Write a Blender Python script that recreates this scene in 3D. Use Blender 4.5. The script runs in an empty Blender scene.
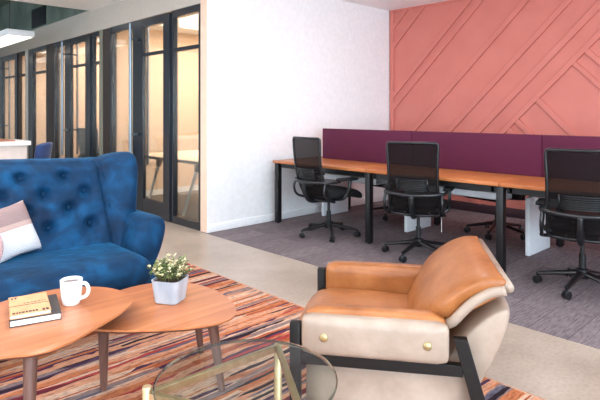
import bpy, bmesh, math, random
from mathutils import Vector, Matrix, noise
PI = math.pi
SC = bpy.context.scene
COL = SC.collection
R = math.radians
random.seed(7)

# ------------------------------------------------------------------ materials
def lin(c):
    out = []
    for v in c:
        v /= 255.0
        out.append(v/12.92 if v <= .04045 else ((v+.055)/1.055)**2.4)
    return (*out, 1)

def newmat(name):
    m = bpy.data.materials.new(name); m.use_nodes = True
    nt = m.node_tree
    return m, nt, nt.nodes['Principled BSDF']

def pset(b, **k):
    names = dict(rough='Roughness', metal='Metallic', spec='Specular IOR Level', sheen='Sheen Weight',
                 sheen_rough='Sheen Roughness', coat='Coat Weight', coat_rough='Coat Roughness', alpha='Alpha')
    for key, v in k.items():
        b.inputs[names[key]].default_value = v

def N(nt, kind, **k):
    n = nt.nodes.new(kind)
    for a, v in k.items():
        if a.startswith('i_'):
            n.inputs[a[2:].replace('_', ' ')].default_value = v
        else:
            setattr(n, a, v)
    return n

def ramp(nt, stops, interp='LINEAR'):
    r = nt.nodes.new('ShaderNodeValToRGB'); r.color_ramp.interpolation = interp
    el = r.color_ramp.elements
    while len(el) < len(stops): el.new(.5)
    for e, (p, c) in zip(el, stops):
        e.position = p; e.color = lin(c)
    return r

def mapped(nt, scale=(1, 1, 1), rot=(0, 0, 0), coord='Object'):
    tc = nt.nodes.new('ShaderNodeTexCoord'); mp = nt.nodes.new('ShaderNodeMapping')
    mp.inputs['Scale'].default_value = scale; mp.inputs['Rotation'].default_value = rot
    nt.links.new(tc.outputs[coord], mp.inputs['Vector'])
    return mp

def noisy(name, c1, c2, scale=8, rough=.5, detail=4, stretch=(1, 1, 1), lo=.35, hi=.65, bump=0, bscale=None, **k):
    m, nt, b = newmat(name)
    mp = mapped(nt, stretch)
    n = N(nt, 'ShaderNodeTexNoise', i_Scale=scale, i_Detail=detail)
    nt.links.new(mp.outputs[0], n.inputs['Vector'])
    r = ramp(nt, [(lo, c1), (hi, c2)])
    nt.links.new(n.outputs['Fac'], r.inputs[0]); nt.links.new(r.outputs[0], b.inputs['Base Color'])
    pset(b, rough=rough, **k)
    if bump:
        n2 = N(nt, 'ShaderNodeTexNoise', i_Scale=bscale or scale*4, i_Detail=3)
        nt.links.new(mp.outputs[0], n2.inputs['Vector'])
        bp = N(nt, 'ShaderNodeBump', i_Strength=bump, i_Distance=.01)
        nt.links.new(n2.outputs['Fac'], bp.inputs['Height']); nt.links.new(bp.outputs[0], b.inputs['Normal'])
    return m

def plain(name, c, rough=.5, **k):
    return noisy(name, [v*.985 for v in c], [min(255, v*1.012) for v in c], 20, rough, **k)

def wood(name, c1, c2, c3, axis=0, rough=.35, scale=1.0):
    m, nt, b = newmat(name)
    s = [14*scale, 14*scale, 14*scale]; s[axis] = .9*scale
    mp = mapped(nt, s)
    n = N(nt, 'ShaderNodeTexNoise', i_Scale=1.6, i_Detail=6, i_Roughness=.6, i_Distortion=.4)
    nt.links.new(mp.outputs[0], n.inputs['Vector'])
    r = ramp(nt, [(.3, c1), (.5, c2), (.7, c3)])
    nt.links.new(n.outputs['Fac'], r.inputs[0]); nt.links.new(r.outputs[0], b.inputs['Base Color'])
    pset(b, rough=rough)
    return m

def glassmat(name, tint=(255, 255, 255), refl=.7):
    m = bpy.data.materials.new(name); m.use_nodes = True
    nt = m.node_tree; nt.nodes.clear()
    out = nt.nodes.new('ShaderNodeOutputMaterial')
    tr = N(nt, 'ShaderNodeBsdfTransparent'); tr.inputs[0].default_value = lin(tint)
    gl = N(nt, 'ShaderNodeBsdfGlossy', i_Roughness=.02)
    lw = N(nt, 'ShaderNodeFresnel', i_IOR=1.45)
    mu = N(nt, 'ShaderNodeMath', operation='MULTIPLY'); mu.inputs[1].default_value = refl
    mx = nt.nodes.new('ShaderNodeMixShader')
    nt.links.new(lw.outputs[0], mu.inputs[0]); nt.links.new(mu.outputs[0], mx.inputs[0])
    nt.links.new(tr.outputs[0], mx.inputs[1]); nt.links.new(gl.outputs[0], mx.inputs[2])
    nt.links.new(mx.outputs[0], out.inputs[0])
    return m

def meshmat(name, c, open_=.22):
    m, nt, b = newmat(name)
    b.inputs['Base Color'].default_value = lin(c); pset(b, rough=.9, spec=.08)
    tr = N(nt, 'ShaderNodeBsdfTransparent')
    mx = nt.nodes.new('ShaderNodeMixShader'); mx.inputs[0].default_value = open_
    nt.links.new(b.outputs[0], mx.inputs[1]); nt.links.new(tr.outputs[0], mx.inputs[2])
    nt.links.new(mx.outputs[0], nt.nodes['Material Output'].inputs[0])
    return m

def emis(name, c, s):
    m, nt, b = newmat(name)
    b.inputs['Base Color'].default_value = lin(c)
    b.inputs['Emission Color'].default_value = lin(c); b.inputs['Emission Strength'].default_value = s
    return m

M = {}
M['white_wall'] = plain('white_wall', (240, 240, 240), .6)
M['beige_wall'] = plain('beige_wall', (228, 198, 170), .7)
M['end_shade'] = plain('end_shade', (232, 204, 182), .6)  # white wall end, its warm shade painted into the colour
M['bulkhead'] = plain('bulkhead', (184, 177, 168), .7)
M['ceiling'] = plain('ceiling', (250, 250, 250), .8)
M['dark_ceiling'] = noisy('dark_ceiling', (84, 100, 92), (116, 130, 120), 2, .8)
M['coral'] = noisy('coral', (202, 116, 103), (207, 121, 108), 3, .55)
M['office_floor'] = noisy('office_floor', (74, 62, 52), (98, 84, 70), 30, .8)
M['frame'] = plain('frame', (30, 36, 44), .25)
M['frame_brown'] = plain('frame_brown', (46, 34, 30), .5)
M['frame_olive'] = plain('frame_olive', (122, 122, 108), .5)
M['handle'] = plain('handle', (120, 132, 142), .3, metal=.8)
M['glass'] = glassmat('glass', (246, 250, 248), .55)
M['table_glass'] = glassmat('table_glass', (226, 236, 232), .7)
M['glass_rim'] = glassmat('glass_rim', (150, 168, 160), 1.0)
M['black_metal'] = plain('black_metal', (15, 15, 17), .4)
M['black_wood'] = plain('black_wood', (17, 14, 13), .5, spec=.3)
M['black_plastic'] = plain('black_plastic', (20, 20, 23), .3)
M['seat_black'] = noisy('seat_black', (12, 12, 14), (20, 20, 23), 60, .9)
M['mesh'] = meshmat('mesh', (26, 22, 22), .07)
M['purple'] = noisy('purple', (80, 16, 48), (88, 20, 54), 200, .9, bump=.1)
M['desk_wood'] = wood('desk_wood', (168, 96, 50), (186, 110, 60), (200, 124, 72), 1, .35)
M['table_wood'] = wood('table_wood', (160, 96, 58), (180, 112, 70), (194, 128, 84), 0, .32)
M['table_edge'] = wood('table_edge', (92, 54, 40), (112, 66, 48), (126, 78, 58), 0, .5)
M['leg_wood'] = wood('leg_wood', (84, 58, 50), (104, 74, 64), (122, 92, 82), 2, .4)
M['white_lam'] = plain('white_lam', (232, 234, 236), .4)
M['counter_front'] = plain('counter_front', (212, 200, 194), .5)
M['base_shade'] = plain('base_shade', (58, 34, 42), .6)
M['pale_wood'] = plain('pale_wood', (192, 160, 136), .4)
M['rose_wood'] = wood('rose_wood', (150, 96, 70), (170, 112, 84), (182, 124, 96), 0, .4)
M['brass'] = noisy('brass', (188, 164, 124), (202, 180, 142), 40, .36, metal=.7)
M['brass_dull'] = plain('brass_dull', (176, 160, 118), .4, metal=.8)
M['ceramic'] = plain('ceramic', (240, 240, 240), .15)
M['coffee'] = plain('coffee', (104, 66, 40), .1)
M['concrete_pot'] = noisy('concrete_pot', (150, 156, 166), (190, 195, 203), 9, .75, stretch=(1, 1, .4), bump=.2)
M['soil'] = noisy('soil', (40, 30, 24), (66, 50, 38), 60, .95)
M['book_tan'] = noisy('book_tan', (206, 150, 104), (220, 166, 120), 30, .6)
M['book_black'] = noisy('book_black', (40, 38, 40), (62, 54, 50), 20, .5)
M['paper'] = noisy('paper', (226, 226, 224), (242, 242, 240), 10, .8, stretch=(1, 1, 60))
M['ink'] = plain('ink', (40, 30, 28), .6)
M['blue_fabric'] = noisy('blue_fabric', (40, 64, 118), (52, 80, 138), 60, .9, sheen=.3)
M['tag_white'] = plain('tag_white', (235, 232, 226), .6)
M['screw'] = plain('screw', (170, 172, 176), .3, metal=.9)
M['light'] = emis('light', (255, 252, 246), 1.0)
M['downlight'] = emis('downlight', (255, 246, 232), 6)
M['leaf_dark'] = noisy('leaf_dark', (58, 84, 40), (92, 116, 60), 20, .6)
M['leaf_mid'] = noisy('leaf_mid', (106, 128, 74), (140, 152, 96), 20, .6)
M['leaf_pale'] = noisy('leaf_pale', (208, 206, 158), (228, 224, 184), 20, .6)
M['stem'] = plain('stem', (96, 84, 56), .7)

def velvet():
    m, nt, b = newmat('velvet')
    mp = mapped(nt)
    n = N(nt, 'ShaderNodeTexNoise', i_Scale=7, i_Detail=3, i_Distortion=.5)
    nt.links.new(mp.outputs[0], n.inputs['Vector'])
    r = ramp(nt, [(.3, (0, 32, 60)), (.52, (0, 48, 82)), (.72, (4, 70, 112))])
    nt.links.new(n.outputs['Fac'], r.inputs[0]); nt.links.new(r.outputs[0], b.inputs['Base Color'])
    pset(b, rough=.75, sheen=.4, sheen_rough=.3, spec=.25)
    b.inputs['Sheen Tint'].default_value = lin((50, 165, 225))
    n2 = N(nt, 'ShaderNodeTexNoise', i_Scale=14, i_Detail=2)
    nt.links.new(mp.outputs[0], n2.inputs['Vector'])
    bp = N(nt, 'ShaderNodeBump', i_Strength=.35, i_Distance=.02)
    nt.links.new(n2.outputs['Fac'], bp.inputs['Height']); nt.links.new(bp.outputs[0], b.inputs['Normal'])
    return m
M['velvet'] = velvet()

def leather(name, c1, c2, c3, rough=.36):
    m, nt, b = newmat(name)
    mp = mapped(nt)
    n = N(nt, 'ShaderNodeTexNoise', i_Scale=5, i_Detail=6, i_Roughness=.6)
    nt.links.new(mp.outputs[0], n.inputs['Vector'])
    r = ramp(nt, [(.3, c1), (.5, c2), (.72, c3)])
    nt.links.new(n.outputs['Fac'], r.inputs[0]); nt.links.new(r.outputs[0], b.inputs['Base Color'])
    pset(b, rough=rough, spec=.4)
    v = N(nt, 'ShaderNodeTexNoise', i_Scale=26, i_Detail=4)
    nt.links.new(mp.outputs[0], v.inputs['Vector'])
    bp = N(nt, 'ShaderNodeBump', i_Strength=.25, i_Distance=.01)
    nt.links.new(v.outputs['Fac'], bp.inputs['Height']); nt.links.new(bp.outputs[0], b.inputs['Normal'])
    return m
M['cognac'] = leather('cognac', (130, 76, 38), (154, 94, 50), (176, 116, 70))
M['lightwashed'] = leather('lightwashed', (140, 122, 108), (154, 136, 121), (170, 152, 137))  # same leather with the wash of daylight painted in, for outward faces

def rugmat():
    m, nt, b = newmat('rug_stripes')
    L = nt.links
    tc = nt.nodes.new('ShaderNodeTexCoord')
    wn = N(nt, 'ShaderNodeTexNoise', i_Scale=3.0, i_Detail=3); L.new(tc.outputs['Object'], wn.inputs['Vector'])
    def cells(scale, warp, palette, seed):
        mp = nt.nodes.new('ShaderNodeMapping'); mp.inputs['Scale'].default_value = scale; mp.inputs['Location'].default_value = (seed, seed*1.7, 0)
        L.new(tc.outputs['Object'], mp.inputs['Vector'])
        ad = N(nt, 'ShaderNodeVectorMath', operation='MULTIPLY_ADD'); ad.inputs[1].default_value = (warp, warp*1.2, 0)
        L.new(wn.outputs['Color'], ad.inputs[0]); L.new(mp.outputs[0], ad.inputs[2])
        v = N(nt, 'ShaderNodeTexVoronoi', voronoi_dimensions='2D', i_Scale=1.0); L.new(ad.outputs[0], v.inputs['Vector'])
        sp = nt.nodes.new('ShaderNodeSeparateColor'); L.new(v.outputs['Color'], sp.inputs[0])
        tot = sum(w for w, c in palette); acc = 0; st = []
        for w, c in palette: st.append((acc/tot, c)); acc += w
        r = ramp(nt, st, 'CONSTANT'); L.new(sp.outputs[0], r.inputs[0])
        return r, sp
    peach, cream, orange, red = (226, 172, 138), (230, 202, 176), (208, 134, 92), (184, 78, 76)
    maroon, plum, grey, dark, rust, slate = (116, 50, 62), (84, 60, 90), (150, 136, 134), (52, 44, 52), (188, 108, 74), (108, 110, 128)
    P1 = [(.24, peach), (.07, maroon), (.16, cream), (.13, orange), (.05, plum), (.16, peach), (.07, red), (.09, grey), (.10, rust), (.04, dark), (.05, slate), (.08, cream)]
    P2 = [(.16, cream), (.12, dark), (.16, peach), (.10, red), (.08, slate), (.14, orange), (.12, plum), (.10, grey), (.12, rust)]
    r1, s1 = cells((1.3, 25, 1), 1.1, P1, 3.1)
    r2, s2 = cells((2.4, 55, 1), 1.8, P2, 8.3)
    r3, s3 = cells((.9, 5, 1), .8, [(1, (0, 0, 0)), (1, (255, 255, 255))], 1.7)
    f1 = N(nt, 'ShaderNodeMath', operation='GREATER_THAN'); f1.inputs[1].default_value = .62; L.new(s2.outputs[1], f1.inputs[0])
    mx = N(nt, 'ShaderNodeMixRGB'); L.new(f1.outputs[0], mx.inputs[0]); L.new(r1.outputs[0], mx.inputs[1]); L.new(r2.outputs[0], mx.inputs[2])
    mp3 = nt.nodes.new('ShaderNodeMapping'); mp3.inputs['Scale'].default_value = (14, 70, 1); L.new(tc.outputs['Object'], mp3.inputs['Vector'])
    n3 = N(nt, 'ShaderNodeTexNoise', i_Scale=1.5, i_Detail=6, i_Roughness=.7); L.new(mp3.outputs[0], n3.inputs['Vector'])
    rr = ramp(nt, [(.34, (96, 76, 84)), (.48, (226, 212, 212)), (.62, (255, 240, 232))]); L.new(n3.outputs['Fac'], rr.inputs[0])
    mu = N(nt, 'ShaderNodeMixRGB', blend_type='MULTIPLY'); mu.inputs[0].default_value = .8
    L.new(mx.outputs[0], mu.inputs[1]); L.new(rr.outputs[0], mu.inputs[2]); L.new(mu.outputs[0], b.inputs['Base Color'])
    pset(b, rough=.95, spec=.1)
    bp = N(nt, 'ShaderNodeBump', i_Strength=.4, i_Distance=.01)
    L.new(n3.outputs['Fac'], bp.inputs['Height']); L.new(bp.outputs[0], b.inputs['Normal'])
    return m
M['rug'] = rugmat()
M['rug_edge'] = noisy('rug_edge', (178, 132, 104), (206, 166, 134), 40, .95)

def concrete():
    m, nt, b = newmat('polished_concrete')
    L = nt.links
    mp = mapped(nt)
    n = N(nt, 'ShaderNodeTexNoise', i_Scale=1.6, i_Detail=8, i_Roughness=.62)
    L.new(mp.outputs[0], n.inputs['Vector'])
    r = ramp(nt, [(.3, (160, 145, 131)), (.5, (180, 165, 151)), (.7, (196, 182, 169))])
    L.new(n.outputs['Fac'], r.inputs[0])
    n2 = N(nt, 'ShaderNodeTexNoise', i_Scale=45, i_Detail=4); L.new(mp.outputs[0], n2.inputs['Vector'])
    r2 = ramp(nt, [(.35, (228, 226, 224)), (.6, (255, 255, 255))]); L.new(n2.outputs['Fac'], r2.inputs[0])
    mu = N(nt, 'ShaderNodeMixRGB', blend_type='MULTIPLY'); mu.inputs[0].default_value = .6
    L.new(r.outputs[0], mu.inputs[1]); L.new(r2.outputs[0], mu.inputs[2]); L.new(mu.outputs[0], b.inputs['Base Color'])
    rr = N(nt, 'ShaderNodeMapRange'); rr.inputs['To Min'].default_value = .22; rr.inputs['To Max'].default_value = .42
    L.new(n.outputs['Fac'], rr.inputs[0]); L.new(rr.outputs[0], b.inputs['Roughness'])
    return m
M['concrete'] = concrete()

def carpet():
    m, nt, b = newmat('carpet_tile')
    L = nt.links
    mp = mapped(nt, (1, 1, 1), (0, 0, 0))
    br = N(nt, 'ShaderNodeTexBrick', i_Scale=1.0, i_Mortar_Size=.002)
    br.inputs['Brick Width'].default_value = .92; br.inputs['Row Height'].default_value = .23
    br.inputs['Color1'].default_value = lin((150, 142, 146)); br.inputs['Color2'].default_value = lin((128, 120, 126)); br.inputs['Mortar'].default_value = lin((90, 84, 90))
    L.new(mp.outputs[0], br.inputs['Vector'])
    mp2 = mapped(nt, (4, 34, 1))
    n = N(nt, 'ShaderNodeTexNoise', i_Scale=2.5, i_Detail=5, i_Roughness=.65); L.new(mp2.outputs[0], n.inputs['Vector'])
    r = ramp(nt, [(.3, (150, 140, 140)), (.5, (215, 208, 206)), (.7, (255, 252, 250))]); L.new(n.outputs['Fac'], r.inputs[0])
    mu = N(nt, 'ShaderNodeMixRGB', blend_type='MULTIPLY'); mu.inputs[0].default_value = .9
    L.new(br.outputs[0], mu.inputs[1]); L.new(r.outputs[0], mu.inputs[2]); L.new(mu.outputs[0], b.inputs['Base Color'])
    pset(b, rough=.95, spec=.15)
    return m
M['carpet'] = carpet()

def pillowmat():
    m, nt, b = newmat('pillow_bands')
    L = nt.links
    tc = nt.nodes.new('ShaderNodeTexCoord'); sp = nt.nodes.new('ShaderNodeSeparateXYZ')
    L.new(tc.outputs['Object'], sp.inputs[0])
    mr = N(nt, 'ShaderNodeMapRange'); mr.inputs['From Min'].default_value = -.25; mr.inputs['From Max'].default_value = .25
    L.new(sp.outputs['Z'], mr.inputs[0])
    r = ramp(nt, [(0, (222, 226, 230)), (.50, (196, 170, 162)), (.56, (160, 136, 134)), (.80, (196, 176, 170))], 'CONSTANT')
    L.new(mr.outputs[0], r.inputs[0]); L.new(r.outputs[0], b.inputs['Base Color'])
    w = N(nt, 'ShaderNodeTexWave', i_Scale=34, i_Distortion=1.5); w.bands_direction = 'Z'
    L.new(tc.outputs['Object'], w.inputs['Vector'])
    bp = N(nt, 'ShaderNodeBump', i_Strength=.5, i_Distance=.008); L.new(w.outputs['Fac'], bp.inputs['Height']); L.new(bp.outputs[0], b.inputs['Normal'])
    pset(b, rough=.95)
    return m
M['pillow'] = pillowmat()
M['pink'] = noisy('pink', (206, 168, 170), (226, 194, 194), 60, .95, bump=.6)

# ------------------------------------------------------------------ mesh helpers
def obj(name, bm, mat, parent=None, sharp=38, sub=0, loc=(0, 0, 0), rot=(0, 0, 0)):
    me = bpy.data.meshes.new(name)
    bmesh.ops.recalc_face_normals(bm, faces=bm.faces)
    bm.to_mesh(me); bm.free()
    for p in me.polygons: p.use_smooth = True
    if sharp < 180: me.set_sharp_from_angle(angle=R(sharp))
    for m in (mat if isinstance(mat, (list, tuple)) else [mat]): me.materials.append(M[m])
    o = bpy.data.objects.new(name, me); COL.objects.link(o)
    o.location = loc; o.rotation_euler = rot
    if parent: o.parent = parent
    if sub:
        s = o.modifiers.new('sub', 'SUBSURF'); s.levels = sub; s.render_levels = sub
    return o

def tag(o, label, cat, group=None, kind=None):
    o['label'] = label; o['category'] = cat
    if group: o['group'] = group
    if kind: o['kind'] = kind
    return o

def thing(name, label, cat, loc=(0, 0, 0), rz=0, group=None, kind=None):
    o = bpy.data.objects.new(name, None); COL.objects.link(o); o.empty_display_size = .1
    o.location = loc; o.rotation_euler = (0, 0, rz)
    return tag(o, label, cat, group, kind)

def copy_tree(o, parent=None):
    c = o.copy(); COL.objects.link(c)
    if parent: c.parent = parent
    for ch in list(o.children): copy_tree(ch, c)
    return c

def B(): return bmesh.new()

def box(bm, lo, hi, bev=0, seg=2, mi=0, mat=None):
    t = bmesh.new()
    x0, y0, z0 = lo; x1, y1, z1 = hi
    v = [t.verts.new(p) for p in ((x0,y0,z0),(x1,y0,z0),(x1,y1,z0),(x0,y1,z0),(x0,y0,z1),(x1,y0,z1),(x1,y1,z1),(x0,y1,z1))]
    for f in ((0,3,2,1),(4,5,6,7),(0,1,5,4),(1,2,6,5),(2,3,7,6),(3,0,4,7)): t.faces.new([v[i] for i in f])
    if bev: bmesh.ops.bevel(t, geom=t.edges[:], offset=bev, segments=seg, affect='EDGES', profile=.5)
    for f in t.faces: f.material_index = mi
    merge(bm, t, mat)

def merge(bm, t, mat=None):
    if mat is not None: bmesh.ops.transform(t, matrix=mat, verts=t.verts)
    me = bpy.data.meshes.new('tmp'); t.to_mesh(me); t.free()
    bm.from_mesh(me); bpy.data.meshes.remove(me)

def prism(bm, pts, z0, z1, bev=0, seg=2, mi=0, mat=None):
    t = bmesh.new()
    a = [t.verts.new((x, y, z0)) for x, y in pts]; b = [t.verts.new((x, y, z1)) for x, y in pts]
    n = len(pts)
    fb = t.faces.new(a[::-1]); ft = t.faces.new(b)
    for i in range(n): t.faces.new([a[i], a[(i+1) % n], b[(i+1) % n], b[i]])
    if bev:
        ed = list(set(list(fb.edges)+list(ft.edges)))
        bmesh.ops.bevel(t, geom=ed, offset=bev, segments=seg, affect='EDGES', profile=.5)
    for f in t.faces: f.material_index = mi
    merge(bm, t, mat)

def tube(bm, pts, r, n=10, closed=False, cap=True, flat=1.0, mi=0):
    pts = [Vector(p) for p in pts]; k = len(pts)
    rad = r if isinstance(r, (list, tuple)) else [r]*k
    rings = []; up = None
    for i, p in enumerate(pts):
        if closed: d = (pts[(i+1) % k]-pts[i-1]).normalized()
        else: d = (pts[min(i+1, k-1)]-pts[max(i-1, 0)]).normalized()
        if up is None:
            up = Vector((0, 0, 1)) if abs(d.z) < .9 else Vector((1, 0, 0))
        s = d.cross(up).normalized(); up = s.cross(d).normalized()
        rings.append([bm.verts.new(p+(s*math.cos(a)+up*math.sin(a)*flat)*rad[i]) for a in (2*PI*j/n for j in range(n))])
    m = k if closed else k-1
    for i in range(m):
        A, C = rings[i], rings[(i+1) % k]
        for j in range(n): bm.faces.new([A[j], A[(j+1) % n], C[(j+1) % n], C[j]]).material_index = mi
    if cap and not closed:
        bm.faces.new(rings[0][::-1]).material_index = mi; bm.faces.new(rings[-1]).material_index = mi

def lathe(bm, prof, n=32, c=(0, 0, 0), mi=0):
    rings = []
    for r, z in prof:
        rings.append([bm.verts.new((c[0]+r*math.cos(2*PI*j/n), c[1]+r*math.sin(2*PI*j/n), c[2]+z)) for j in range(n)] if r > 1e-6 else [bm.verts.new((c[0], c[1], c[2]+z))])
    for A, C in zip(rings, rings[1:]):
        for j in range(n):
            f = [A[j % len(A)], A[(j+1) % len(A)], C[(j+1) % len(C)], C[j % len(C)]]
            f = list(dict.fromkeys(f))
            if len(f) > 2: bm.faces.new(f).material_index = mi
    for rg, rev in ((rings[0], 1), (rings[-1], 0)):
        if len(rg) > 2: bm.faces.new(rg[::-1] if rev else rg).material_index = mi

def loft(bm, rings, cap=True, closed_ring=True):
    vs = [[bm.verts.new(p) for p in r] for r in rings]
    n = len(vs[0])
    for A, C in zip(vs, vs[1:]):
        for j in range(n if closed_ring else n-1): bm.faces.new([A[j], A[(j+1) % n], C[(j+1) % n], C[j]])
    if cap and closed_ring: bm.faces.new(vs[0][::-1]); bm.faces.new(vs[-1])

def pad(bm, size, r=.04, n=14, crown=(0, 0, 0), fn=None, mat=None, mi=0):
    """rounded, softly crowned upholstery block centred on the origin"""
    t = bmesh.new(); hx, hy, hz = (s/2 for s in size)
    bmesh.ops.create_cube(t, size=2)
    bmesh.ops.subdivide_edges(t, edges=t.edges[:], cuts=n, use_grid_fill=True)
    for v in t.verts:
        u = v.co.copy()
        p = Vector((u.x*hx, u.y*hy, u.z*hz))
        q = Vector((max(-hx+r, min(hx-r, p.x)), max(-hy+r, min(hy-r, p.y)), max(-hz+r, min(hz-r, p.z))))
        d = p-q
        if d.length > 1e-9:
            # spread samples evenly around the corner
            p = q+d.normalized()*min(r, max(abs(d.x), abs(d.y), abs(d.z)))
        bx, by, bz = (1-u.x*u.x), (1-u.y*u.y), (1-u.z*u.z)
        p.x += crown[0]*by*bz*(1 if u.x > 0 else -1)*abs(u.x)
        p.y += crown[1]*bx*bz*(1 if u.y > 0 else -1)*abs(u.y)
        p.z += crown[2]*bx*by*(1 if u.z > 0 else -1)*abs(u.z)
        v.co = fn(p) if fn else p
    for f in t.faces: f.material_index = mi
    merge(bm, t, mat)

def clip(poly, a, b, c):     # keep a*y + b*z <= c
    out = []
    for i in range(len(poly)):
        p, q = poly[i], poly[(i+1) % len(poly)]
        dp, dq = a*p[0]+b*p[1]-c, a*q[0]+b*q[1]-c
        if dp <= 0: out.append(p)
        if (dp < 0 < dq) or (dq < 0 < dp):
            t = dp/(dp-dq); out.append((p[0]+(q[0]-p[0])*t, p[1]+(q[1]-p[1])*t))
    return out

def smooth_closed(pts, k=6):
    out = []; n = len(pts)
    for i in range(n):
        p0, p1, p2, p3 = (Vector(pts[(i+j-1) % n]) for j in range(4))
        for s in range(k):
            t = s/k
            out.append(tuple(.5*((2*p1)+(p2-p0)*t+(2*p0-5*p1+4*p2-p3)*t*t+(3*p1-p0-3*p2+p3)*t**3)))
    return out

def spline(pts, k=6):
    out = []; n = len(pts)
    for i in range(n-1):
        p0, p1, p2, p3 = (Vector(pts[max(0, min(n-1, i+j-1))]) for j in range(4))
        for s in range(k):
            t = s/k
            out.append(.5*((2*p1)+(p2-p0)*t+(2*p0-5*p1+4*p2-p3)*t*t+(3*p1-p0-3*p2+p3)*t**3))
    out.append(Vector(pts[-1])); return out

# ------------------------------------------------------------------ setting
GX = 3.238; WY = 4.865; CX = 6.5; ZC = 2.845
def struct(name, bm, mat, label, cat, **k):
    return tag(obj(name, bm, mat, **k), label, cat, kind='structure')

bm = B(); box(bm, (-5, -5, -.1), (GX-.016, 17, 0)); box(bm, (GX-.016, WY, -.1), (GX, 17, 0))
struct('floor', bm, 'concrete', 'polished grey beige concrete floor of the lounge', 'floor')
bm = B(); box(bm, (GX-.016, -5, -.1), (CX, WY+.1, .004))
struct('floor_carpet', bm, 'carpet', 'grey plank carpet under the row of desks', 'carpet')
bm = B(); box(bm, (GX, WY+.1, -.1), (CX, 17, .003))
struct('floor_office', bm, 'office_floor', 'dark brown carpet inside the glass fronted offices', 'carpet')
bm = B(); box(bm, (-5, -5, ZC), (CX+.1, WY+.1, ZC+.1)); box(bm, (-5, WY+.1, ZC), (GX+.1, 7.98, ZC+.1))
struct('ceiling', bm, 'ceiling', 'smooth white plaster ceiling over the lounge and desks', 'ceiling')
bm = B(); box(bm, (-5, 7.98, 3.6), (GX+.1, 17, 3.7)); box(bm, (-5, 7.9, ZC+.1), (GX, 7.98, 3.6))
struct('ceiling_far', bm, 'dark_ceiling', 'grey green raised ceiling over the far corridor', 'ceiling')
bm = B(); box(bm, (GX+.1, WY+.1, 2.62), (CX, 17, 2.7))
struct('ceiling_office', bm, 'ceiling', 'white ceiling inside the glass fronted offices', 'ceiling')

bm = B(); box(bm, (GX+.1, WY, 0), (CX, WY+.1, ZC)); box(bm, (GX-.004, WY-.001, 0), (GX+.1, WY, ZC))
struct('wall_back', bm, 'white_wall', 'plain white wall between the offices and the coral wall', 'wall')
bm = B(); box(bm, (GX+.002, WY-.012, .004), (CX-.03, WY, .09), .003)
struct('baseboard_back', bm, 'white_wall', 'low white baseboard along the white wall', 'baseboard')
bm = B(); box(bm, (CX, -5, 0), (CX+.1, 17, ZC))
wr = struct('wall_right', bm, 'coral', 'coral painted wall with raised diagonal strips', 'wall')
bm = B()
rect = [(-4.9, .06), (4.78, .06), (4.78, 2.82), (-4.9, 2.82)]
K = lambda v: 1.0156*v-.0205
def strip(poly):
    if len(poly) < 3: return
    prism(bm, poly, 0, .024, .003, 1, mat=Matrix(((0, 0, -1, CX), (1, 0, 0, 0), (0, 1, 0, 0), (0, 0, 0, 1))))
inner = rect
for lo, hi in ((7.245, 7.33), (6.965, 7.05), (6.235, 6.325), (6.05, 6.155), (5.375, 5.47), (4.81, 4.905), (4.39, 4.50), (4.075, 4.165)):
    p = clip(clip(inner, 1, 1, K(hi)), -1, -1, -K(lo)); strip(p)
below = clip(inner, 1, 1, K(4.075))
for lo, hi in ((-4.5, -4.4), (-3.3, -3.2), (-2.6, -2.5), (-1.91, -1.82), (-1.705, -1.608), (-1.204, -1.11), (-.375, -.30), (-.12, -.035), (.95, 1.04), (1.25, 1.34), (2.6, 2.69), (3.9, 3.99), (4.6, 4.7)):
    strip(clip(clip(below, -1, 1, K(hi)), 1, -1, -K(lo)))
strip([(4.78, .06), (4.85, .06), (4.85, 2.82), (4.78, 2.82)]); strip([(-4.9, 2.82), (4.85, 2.82), (4.85, 2.855), (-4.9, 2.855)])
obj('wall_moulding', bm, 'coral', wr)

bm = B(); box(bm, (CX-.036, -4.9, .004), (CX, WY, .115), .003)  # strip added to paint the shade at the foot of the wall
struct('shade_strip_right', bm, 'base_shade', 'added dark maroon strip standing in for shade along the coral wall', 'baseboard')
# rear and left walls, with the window openings that let the daylight in
def wall_with_openings(name, axis, at, lo, hi, ops, label, z0=.5, z1=2.6):
    bm = B(); th = .15
    def bx(a, b, c, d):
        if axis == 'y': box(bm, (a, at-th, c), (b, at, d))
        else: box(bm, (at-th, a, c), (at, b, d))
    bx(lo, hi, 0, z0); bx(lo, hi, z1, ZC)
    e = lo
    for a, b in ops: bx(e, a, z0, z1); e = b
    bx(e, hi, z0, z1)
    struct(name, bm, 'white_wall', label, 'wall')
wall_with_openings('wall_front', 'y', -5, -5, CX, [(-4.4, -1.6), (-1.2, 2.2), (2.6, 6.1)], 'white wall with wide windows behind the viewer')
wall_with_openings('wall_left', 'x', -5, -5, 17, [(-4.4, -1.4), (-1.0, 2.0), (2.4, 5.4), (8.5, 12)], 'white wall with windows far left of the lounge')
bm = B(); box(bm, (-5, 17, 0), (CX, 17.1, 3.7))
struct('wall_end', bm, 'white_wall', 'white wall closing the far corridor', 'wall')

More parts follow.
